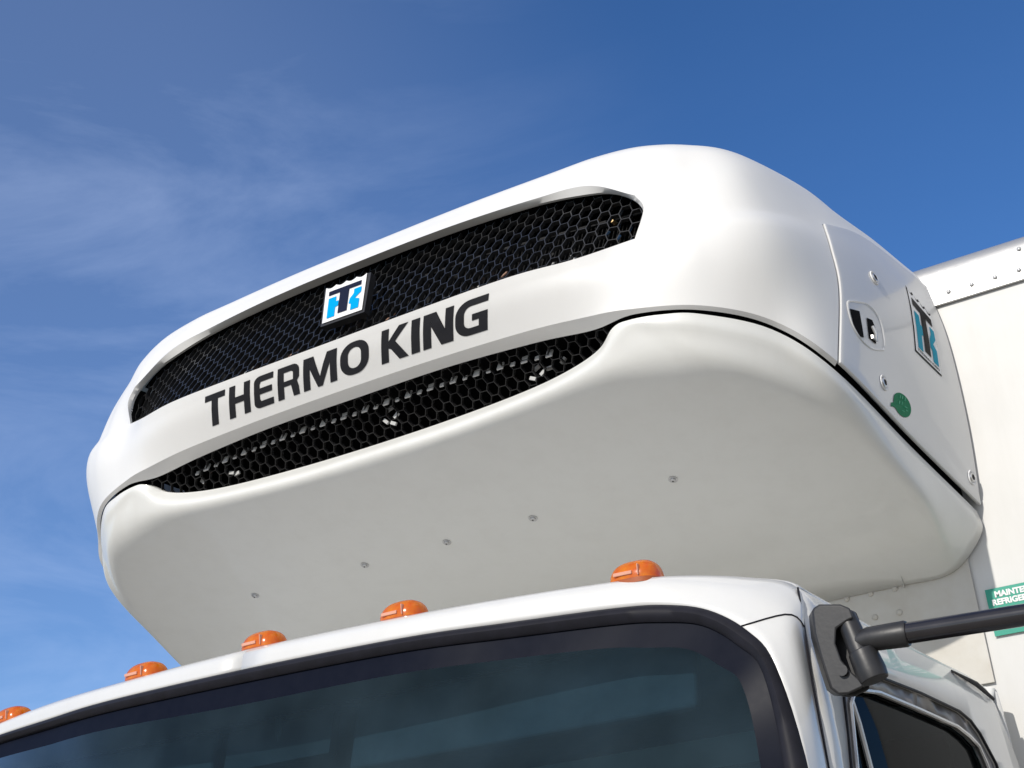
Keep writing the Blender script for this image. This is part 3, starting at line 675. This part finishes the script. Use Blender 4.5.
# ------------------------------------------------------------ cab
K1h = [(0,1.0852,.3339),(.2106,1.0911,.3295),(.33,1.1055,.3245),(.4421,1.118,.3185),(.492,1.1215,.3119),(.532,1.1215,.299),(.5674,1.118,.2727),(.5901,1.113,.2373),(.6082,1.10,.147),(.612,1.075,.02),(.613,1.03,-.15),(.606,1.005,-.225),(.57,.995,-.262),(.45,.975,-.27),(.2,.945,-.27),(0,.935,-.27)]
K2h = [(0,1.0807,.3192),(.2072,1.0863,.3151),(.3299,1.1025,.3095),(.4363,1.1135,.3031),(.4834,1.1165,.297),(.5245,1.117,.2863),(.5574,1.113,.2614),(.5792,1.108,.2316),(.591,1.093,.1488),(.596,1.068,.02),(.597,1.025,-.14),(.590,1.0,-.21),(.56,.99,-.24),(.44,.972,-.25),(.2,.94,-.25),(0,.93,-.25)]
K3h = [(0,1.0753,.295),(.2014,1.0806,.2929),(.3207,1.0955,.2884),(.4244,1.108,.2822),(.4696,1.111,.2751),(.5087,1.1125,.2669),(.5393,1.11,.2458),(.56,1.104,.2226),(.572,1.088,.151),(.578,1.062,.02),(.578,1.02,-.12),(.57,.995,-.185),(.54,.985,-.21),(.43,.967,-.22),(.2,.936,-.22),(0,.925,-.22)]
dzl = {0: [0, .0067, .0108, .0143], 1: [0, .0075, .0138, .0186], 2: [0, .0091, .0145, .0209], 3: [-.0000, .0033, .006, .0057]}
def loop_of(h, kind):
    d = dzl[kind]; left = []
    for i, (x, y, z) in enumerate(h[1:-1], 1):
        e = d[min(i, 3)]*max(0, min(1, (z+.2)/.45)) if i > 3 else d[i]
        left.append((-x, y, z+e))
    return left, h
def ring_pts(h, kind, n=6):
    left, right = loop_of(h, kind)
    seq = right+left[::-1]     # clockwise starting at the top centre
    P_ = np.array(seq); m = len(P_); E_ = np.vstack([P_[-1], P_, P_[0], P_[1]]); o_ = []
    for i in range(m):
        for k in range(n):
            s = k/n; p0, p1, p2, p3 = E_[i:i+4]
            o_.append(.5*((2*p1)+(-p0+p2)*s+(2*p0-5*p1+4*p2-p3)*s*s+(-p0+3*p1-3*p2+p3)*s**3))
    return np.array(o_)
k1, k2, k3 = ring_pts(K1h, 0), ring_pts(K2h, 1), ring_pts(K3h, 2)
nk = len(k1)
def ring_mesh(name, rings, m, parent, mods=()):
    v = [tuple(p) for r in rings for p in r]; n = len(rings[0]); f = []
    for i in range(len(rings)-1):
        for t in range(n): f.append((i*n+t, i*n+(t+1) % n, (i+1)*n+(t+1) % n, (i+1)*n+t))
    return obj(name, v, f, m, parent, True, mods)
# cab skin
Oh = [(0,1.1003,.3599),(.2017,1.105,.356),(.33,1.115,.352),(.4427,1.128,.3467),(.500,1.142,.3425),(.555,1.165,.3335),(.5975,1.184,.3180),(.6056,1.1576,.2617),(.6121,1.1415,.1498),(.6165,1.11,.02),(.62,1.06,-.18),(.62,1.03,-.28),(.60,1.00,-.36),(.46,.975,-.38),(.2,.95,-.38),(0,.94,-.38)]
ko = ring_pts(Oh, 3)
cabp = bpy.data.objects.new  # (name kept short)
mid1 = k1*.5+ko*.5
cen = np.array([0, 1.35, .0])
outw = (mid1-cen); outw /= np.linalg.norm(outw, axis=1, keepdims=True)
mid1 = mid1+outw*.006*np.clip((mid1[:, 2:3]-.1)/.15, 0, 1)
# roof behind the crest
Q = np.array([(.5983,1.1816,.3176),(.6022,1.2552,.3143),(.6071,1.3419,.3086),(.6134,1.4617,.3027),(.6172,1.5374,.3003),(.6216,1.6496,.299),(.6266,1.734,.294),(.6317,1.757,.268),(.6385,1.7714,.2047),(.645,1.78,.1)])
nc = 6*6                    # ring samples from centre to the upper corner
def crest(sgn):
    return ko[:nc+1] if sgn > 0 else np.vstack([ko[:1], ko[::-1][:nc]])
rowsR = []
cr_, cl_ = crest(1), crest(-1); crow = np.vstack([cl_[::-1][:-1], cr_])
m1r = np.vstack([np.vstack([mid1[:1], mid1[::-1][:nc]])[::-1][:-1], mid1[:nc+1]]); k1r = np.vstack([np.vstack([k1[:1], k1[::-1][:nc]])[::-1][:-1], k1[:nc+1]])
sN = crow[:, 0]/np.abs(crow[:, 0]).max()
ps = (crow[:, 2]-crow[-1, 2])/(crow[:, 2].max()-crow[-1, 2]); ps = np.clip(ps, 0, 1)
rl = [k1r, m1r, crow]
for yy, hh in ((1.225, .052), (1.36, .058), (1.55, .06), (1.70, .055), (1.75, .035)):
    qx, qz = np.interp(yy, Q[:, 1], Q[:, 0]), np.interp(yy, Q[:, 1], Q[:, 2])
    if yy == 1.75: qx, qz = .628, .283
    t = (yy-crow[:, 1].max())/(1.75-crow[:, 1].max())
    y_ = crow[:, 1]*(1-max(0, t))*0+yy - (crow[:, 1].max()-crow[:, 1])*(1-t)*.5
    rl.append(np.stack([sN*qx, y_, qz+ps*hh], 1))
rl.append(np.stack([sN*.636, np.full(len(sN), 1.768), .22+ps*.01], 1)); rl.append(np.stack([sN*.645, np.full(len(sN), 1.775), -.5+ps*0], 1))
RG = np.stack(rl, 1)
RGd = np.stack([spline(RG[i], np.linspace(0, RG.shape[1]-1, (RG.shape[1]-1)*6+1)) for i in range(RG.shape[0])], 0)
cab = grid_obj('cab_roof', RGd[:, 12:], cab_white, truck, mods=(('solid', .004),))
# pillars and lower front: the rest of the ring below the upper corners
idx = list(range(nk))+[0]
PG = np.stack([ko[idx], mid1[idx], k1[idx]], 1)
PGd = np.stack([spline(PG[i], np.linspace(0, 2, 9)) for i in range(len(idx))], 0)
grid_obj('windscreen_surround', PGd, cab_white, cab, mods=(('solid', .004),), flip=True)
mb = MB()
for s_ in (1, -1):
    pts = []
    for k in range(9):
        t = k/8; fi = 35.0+5.9*t; i0 = int(fi); fr_ = fi-i0
        q = [r[i0]*(1-fr_)+r[i0+1]*fr_ for r in (k1, mid1, ko)]
        p = spline(np.array(q), [2*t])[0]+np.array([.0003, -.0006, .0002]); pts.append((p[0]*s_, p[1], p[2]+(.0 if s_ > 0 else .004)))
    mb = MB(); mb.tube(pts, .0007, 6); mb.build('panel_joint', rubber, cab)
# windscreen seal, frit, glass
def push(r, d): q = r.copy(); q[:, 1] -= d; return q
k15 = k1*.55+k2*.45
ring_mesh('windscreen_seal', [push(k1, -.004)+(k1-k15)*.10, push(k1, .0018), push(k1*.8+k2*.2, .0050), push(k15, .0058), push(k1*.2+k2*.8, .0030), push(k2, -.001), push(k2, -.006)], rubber, cab)
glossblack = mat('black_ceramic_border', (.006, .008, .016), .3, spec=.03, noise=(40, .3, (.009, .011, .020)))
k22 = k2+(k2-k3)*.15
ring_mesh('windscreen_border', [push(k22, -.003), push(k2, -.003), push(k3, -.003)], glossblack, cab)
fy = lambda x, z: 1.0753+.25*(z-.295)+.18*x*x
gr = []
for s in np.linspace(0, 1, 12):
    cx = k3[:, 0]*(1-s); cz = k3[:, 2]*(1-s)+.05*s
    y_ = fy(cx, cz)+(1-s)*(k3[:, 1]-fy(k3[:, 0], k3[:, 2]))+.003
    gr.append(np.stack([cx, y_, cz], 1))
ring_mesh('windscreen', gr, wind_glass, cab)
ring_mesh('windscreen_lip', [push(k2, -.006), push(k2*.8+k1*.2, -.03)], rubber, cab)

# sides of the cab
def side_x(y, z):
    k = max(0, z-.16); return .612+.045*(y-1.14)-.5*k*k-.02*k
outer_s = [(1.1816,.3176),(1.2552,.3143),(1.3419,.3086),(1.4617,.3027),(1.5374,.3003),(1.6496,.299),(1.72,.295),(1.748,.275),(1.768,.2047),(1.774,.1),(1.775,-.5),(1.03,-.5),(1.03,-.28),(1.06,-.18),(1.11,.02),(1.1435,.1498),(1.1445,.1869),(1.1478,.2229),(1.1598,.2617),(1.174,.30)]
drip = [(1.188,.10),(1.1945,.154),(1.213,.215),(1.226,.241),(1.25,.2505),(1.3034,.2533),(1.4499,.2519),(1.575,.2465),(1.610,.2393),(1.6328,.2268),(1.6643,.1954),(1.685,.14),(1.70,.05),(1.70,-.13),(1.68,-.15),(1.20,-.15),(1.18,-.13)]
wino = [(1.205,.10),(1.2126,.155),(1.232,.214),(1.2479,.2265),(1.2725,.2326),(1.3213,.2367),(1.4334,.233),(1.555,.2275),(1.592,.2205),(1.6181,.2117),(1.6307,.1927),(1.650,.14),(1.66,.05),(1.66,-.10),(1.65,-.115),(1.21,-.115),(1.198,-.10)]
def sided(loop_pts, holes, step, name, m, parent, sgn, off=0, mods=()):
    def dn(l, ds=.03):
        o_ = []
        for i in range(len(l)):
            a, b = np.array(l[i]), np.array(l[(i+1) % len(l)]); n = max(1, int(np.linalg.norm(b-a)/ds))
            for k in range(n): o_.append(Vector(a+(b-a)*k/n))
        return o_
    def insd(p, l):
        r = False
        for i in range(len(l)):
            a, b = l[i], l[(i+1) % len(l)]
            if (a[1] > p[1]) != (b[1] > p[1]) and p[0] < (b[0]-a[0])*(p[1]-a[1])/(b[1]-a[1])+a[0]: r = not r
        return r
    A = dn(loop_pts); pts = list(A); edges = [(i, (i+1) % len(A)) for i in range(len(A))]
    for h in holes:
        Hh = dn(h); b0 = len(pts); pts += Hh; edges += [(b0+i, b0+(i+1) % len(Hh)) for i in range(len(Hh))]
    y = 1.0
    while y < 1.8:
        z = -.5
        while z < .33:
            if insd((y, z), loop_pts) and not any(insd((y, z), h) for h in holes): pts.append(Vector((y, z)))
            z += step
        y += step
    r = delaunay_2d_cdt(pts, edges, [], 0, 1e-6); v2, f2 = r[0], r[2]; ff = []
    for f_ in f2:
        c = sum((v2[i] for i in f_), Vector((0, 0)))/len(f_)
        if insd(c, loop_pts) and not any(insd(c, h) for h in holes): ff.append(tuple(f_) if sgn > 0 else tuple(f_)[::-1])
    v = [((side_x(p.x, p.y)+off)*sgn, p.x, p.y) for p in v2]
    return obj(name, v, ff, m, parent, True, mods)
for sg in (1, -1):
    cs = sided(outer_s, [drip], .035, 'cab_side', cab_white, truck, sg, 0, (('solid', .006),))
    fr = sided(drip, [wino], .05, 'window_frame', greyseal, cs, sg, -.003, (('solid', .006), ('bevel', .0015)))
    sided(wino, [], .1, 'side_window', side_glass, cs, sg, -.008)
    mb = MB(); pl_ = [((side_x(y, z)+.0006)*sg, y, z) for y, z in drip[:13]]; mb.tube(pl_, .0017, 6); mb.build('window_gasket', rubber, cs)
    mb = MB(); pl_ = [((side_x(y, z)-.001)*sg, y, z) for y, z in wino[:13]]; mb.tube(pl_, .0022, 6); mb.build('glass_trim', chromeish, cs)
    mb = MB(); mb.tube([((side_x(y, z)-.006)*sg, y, z) for y, z in ((1.250, .226), (1.256, .2), (1.2613, .1591), (1.27, .05), (1.28, -.11))], .0028, 8); mb.build('window_divider', chromeish, cs)
    mb = MB(); mb.tube([((side_x(y, z)+.0002)*sg, y-.001, z) for y, z in outer_s[14:20]+[outer_s[0]]], .0011, 6); mb.build('pillar_joint', rubber, cs)
    # rain gutter end
    mb = MB(); mb.tube([((side_x(1.60, .2955)+.001)*sg, 1.60, .2965), ((side_x(1.68, .290)+.003)*sg, 1.68, .291), ((side_x(1.735, .276)+.003)*sg, 1.735, .279)], [.0012, .003, .002], 8); mb.build('gutter_end', rubber, cs)
# inside of the cab
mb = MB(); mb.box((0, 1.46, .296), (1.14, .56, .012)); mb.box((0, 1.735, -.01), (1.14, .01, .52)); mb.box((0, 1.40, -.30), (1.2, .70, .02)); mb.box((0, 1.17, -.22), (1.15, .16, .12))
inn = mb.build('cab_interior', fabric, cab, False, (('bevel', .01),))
for x in (-.30, .30):
    mb = MB(); mb.box((x, 1.155, .255), (.40, .012, .075), Matrix.Rotation(-.25, 3, 'X')); mb.build('sun_visor', seat_m, cab, False, (('bevel', .006),))
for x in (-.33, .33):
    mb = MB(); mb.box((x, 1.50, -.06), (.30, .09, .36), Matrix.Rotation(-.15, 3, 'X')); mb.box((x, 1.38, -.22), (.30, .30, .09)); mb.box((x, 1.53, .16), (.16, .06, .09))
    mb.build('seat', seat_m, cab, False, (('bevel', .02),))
mb = MB(); mb.box((0, 1.15, .262), (.15, .012, .045), Matrix.Rotation(-.2, 3, 'X')); mb.tube([(0, 1.15, .29), (0, 1.15, .262)], .006, 8); mb.build('inside_mirror', black, cab, False)
mb = MB()
t = [( -.34+.12*math.cos(a*math.pi/12), 1.23+.05*math.sin(a*math.pi/12), -.10+.09*math.sin(a*math.pi/12)) for a in range(25)]
mb.tube(t, .008, 8, False); mb.build('steering_wheel', black, cab)

# clearance lights on the roof
def light_mesh(parent):
    a, b, h = .0250, .020, .0200
    nu2, nv2 = 28, 14; V_ = []
    for j in range(nv2+1):
        ph = j/nv2*math.pi/2
        for i in range(nu2):
            th = i/nu2*2*math.pi; ct, st_ = math.cos(th), math.sin(th)
            ex = lambda v, e: math.copysign(abs(v)**e, v)
            x = a*ex(ct, .7)*math.cos(ph)**.55; y = b*ex(st_, .7)*math.cos(ph)**.75; z = h*math.sin(ph)**.85
            if x < 0: x *= 1.05; z *= 1-.16*(x/a)**2
            V_.append((x, y, z+.0006))
    F_ = [(j*nu2+i, j*nu2+(i+1) % nu2, (j+1)*nu2+(i+1) % nu2, (j+1)*nu2+i) for j in range(nv2) for i in range(nu2)]
    return V_, F_
RF = [Vector(v) for v in RGd.reshape(-1, 3)]; nvr = RGd.shape[1]
rb = BVHTree.FromPolygons(RF, [(i*nvr+j, (i+1)*nvr+j, (i+1)*nvr+j+1, i*nvr+j+1) for i in range(RGd.shape[0]-1) for j in range(nvr-8)])
proto_l = None
for (x, y) in ((.4525, 1.148), (.1895, 1.128), (0.0, 1.124), (-.185, 1.127), (-.443, 1.148)):
    h = rb.ray_cast(Vector((x, y, 1)), Vector((0, 0, -1))); c = h[0]; n = h[1] if h[1].z > 0 else -h[1]
    n = (n+Vector((0, 0, 1))*1.2).normalized()
    rot = n.to_track_quat('Z', 'Y').to_matrix()
    ax = Vector((1, 0, 0)); ay = n.cross(ax).normalized(); ax = ay.cross(n); rot = Matrix((ax, ay, n)).transposed().to_4x4()
    if proto_l is None:
        V_, F_ = light_mesh(None)
        lens = obj('clearance_light', [tuple(np.array(v)*S) for v in V_], F_, amber, truck, True, (), False)
        mb = MB(); k = 28
        v = []
        for r_, z_ in ((1.04, -.004), (1.04, .0008), (1.0, .0012)):
            for i in range(k):
                th = i/k*2*math.pi; ct, st_ = math.cos(th), math.sin(th)
                v.append((.0240*r_*math.copysign(abs(ct)**.7, ct)*S, .0205*r_*math.copysign(abs(st_)**.7, st_)*S, z_*S))
        mb.add(v, [(j*k+i, j*k+(i+1) % k, (j+1)*k+(i+1) % k, (j+1)*k+i) for j in range(2) for i in range(k)]+[tuple(range(2*k, 3*k))]); base = mb.build('lamp_base', amber_dk, lens, True, (), False)
        mb = MB(); mb.box((-.006*S, -.0195*S, .0065*S), (.020*S, .003*S, .0035*S)); mb.box((.0105*S, -.0188*S, .0082*S), (.0012*S, .005*S, .011*S)); refl = mb.build('lamp_reflector', [mat('pale_reflector', (.75, .38, .26), .25, coat=.6, noise=(60, .3, (.65, .3, .2)))], lens, False, (('bevel', .0012),), False)
        bulb = MB(); bulb.tube([(0, 0, .004*S), (0, 0, .012*S), (0, 0, .015*S)], [.006*S, .006*S, .002*S], 12); bu = bulb.build('bulb', amber_dk, lens, True, (), False)
        proto_l = lens; kids = [base, refl, bu]; o = lens
    else:
        o = proto_l.copy(); C.objects.link(o); o.parent = truck
        for kd in kids: q = kd.copy(); C.objects.link(q); q.parent = o
    o.matrix_basis = Matrix.Translation(Vector(W(c-n*.0015))) @ rot

# mirror arm and its mounting on the door pillar
def prism(outline, y0, y1, name_mb, shift=(0, 0), scale1=1.0):
    c = np.mean(outline, axis=0); f_ = [(x, y0, z) for x, z in outline]; b_ = [(c[0]+(x-c[0])*scale1+shift[0], y1, c[1]+(z-c[1])*scale1+shift[1]) for x, z in outline]
    n = len(outline); name_mb.add(f_+b_, [tuple(range(n)), tuple(range(2*n-1, n-1, -1))]+[(i, n+i, n+(i+1) % n, (i+1) % n) for i in range(n)])
mb = MB()
ol = [(.6240,.2812),(.6265,.2842),(.632,.2862),(.6505,.2825),(.6585,.2775),(.6605,.268),(.654,.2665),(.6435,.262),(.6405,.250),(.643,.235),(.6500,.223),(.6585,.213),(.6575,.209),(.6440,.2055),(.6350,.2065),(.6290,.213),(.6270,.226),(.6245,.243),(.6228,.262)]
prism(ol, 1.132, 1.162, mb, (-.014, .004), .98)
prism([q for q in ol if not (q[0] < .6505 and .2225 < q[1] < .263 and q[0] > .6300)], 1.150, 1.163, mb, (-.014, .004), .96)
br = mb.build('mirror_bracket', black, truck, True, (('bevel', .004),))
mb = MB(); mb.tube([(.6500, 1.142, .2745), (.6530, 1.142, .262), (.6590, 1.140, .236), (.6630, 1.139, .2245)], [.0085, .0095, .0100, .0100], 20); mb.tube([(.6600, 1.139, .240), (.6645, 1.138, .222), (.6665, 1.138, .2140)], [.0125, .0135, .0125], 22)
mb.build('pivot', black, br, True, (('bevel', .0015),))
mb = MB(); mb.tube([(.6520, 1.141, .2480), (.668, 1.140, .2495), (.700, 1.137, .2475), (.7020, 1.137, .2474)], [.0085, .0105, .0112, .0103], 22); mb.build('arm_sleeve', black, br)
mb = MB(); mb.tube([(.643, 1.130, .2255), (.643, 1.128, .2255)], .0048, 14); mb.build('pivot_screw', black, br)
armb = mat('satin_black_tube', (.012, .011, .013), .22, coat=.5, noise=(30, .3, (.018, .016, .02)))
mb = MB(); mb.tube([(.690, 1.138, .2483), (.799, 1.127, .2420), (.93, 1.112, .235), (.96, 1.108, .228), (.965, 1.106, .20)], .0090, 24); arm = mb.build('mirror_arm', armb, truck)
mb = MB(); mb.box((.965, 1.106, .07), (.15, .05, .27)); hd = mb.build('mirror_head', black, arm, False, (('bevel', .03),))
mb = MB(); mb.box((.965, 1.1325, .07), (.13, .004, .25)); mb.build('mirror_glass', mirror_m, arm, False, (('bevel', .001),))

# ------------------------------------------------------------ running gear and lower bodywork, out of the frame
mb = MB(); mb.box((0, 1.40, -.57), (1.22, .72, .30)); low = mb.build('cab_lower_body', cab_white, truck, False, (('bevel', .03),))
mb = MB(); mb.box((0, 1.02, -.47), (.8, .02, .1)); [mb.box((0, 1.012, -.44-.025*k), (.78, .02, .008)) for k in range(4)]; mb.build('radiator_grille', black, low, False)
for x in (-.5, .5):
    mb = MB(); mb.tube([(x, 1.05, -.60), (x, 1.028, -.60), (x, 1.02, -.60)], [.06, .06, .045], 24); mb.build('headlight', chromeish, low)
mb = MB(); mb.box((0, 1.01, -.78), (1.26, .10, .12)); mb.build('bumper', cab_white, truck, False, (('bevel', .02),))
for x in (-.27, .27):
    mb = MB(); mb.box((x, 3.2, -.68), (.05, 4.2, .13)); mb.build('chassis_rail', black, truck, False, (('bevel', .005),))
zw = -H0/S+.27
for (x, y) in ((-.54, 1.5), (.54, 1.5), (-.56, 4.2), (-.40, 4.2), (.40, 4.2), (.56, 4.2)):
    mb = MB(); wd = .075; k = 40; pr = [(.16, -wd), (.24, -wd), (.265, -wd*.8), (.27, -wd*.5), (.27, wd*.5), (.265, wd*.8), (.24, wd), (.16, wd)]
    v = [(x+q, y+math.cos(t*2*math.pi/k)*r_, zw+math.sin(t*2*math.pi/k)*r_) for r_, q in pr for t in range(k)]
    mb.add(v, [(i*k+t, i*k+(t+1) % k, (i+1)*k+(t+1) % k, (i+1)*k+t) for i in range(7) for t in range(k)]); wh = mb.build('wheel', tyre_m, truck)
    mb = MB(); pr = [(.162, -wd*.95), (.15, -wd*.5), (.06, -wd*.1), (.05, -wd*.6), (.001, -wd*.6)]; pr = pr+[(r_, -q) for r_, q in pr[::-1]]
    v = [(x+q, y+math.cos(t*2*math.pi/k)*r_, zw+math.sin(t*2*math.pi/k)*r_) for r_, q in pr for t in range(k)]
    mb.add(v, [(i*k+t, i*k+(t+1) % k, (i+1)*k+(t+1) % k, (i+1)*k+t) for i in range(len(pr)-1) for t in range(k)]); mb.build('rim', steel, wh)
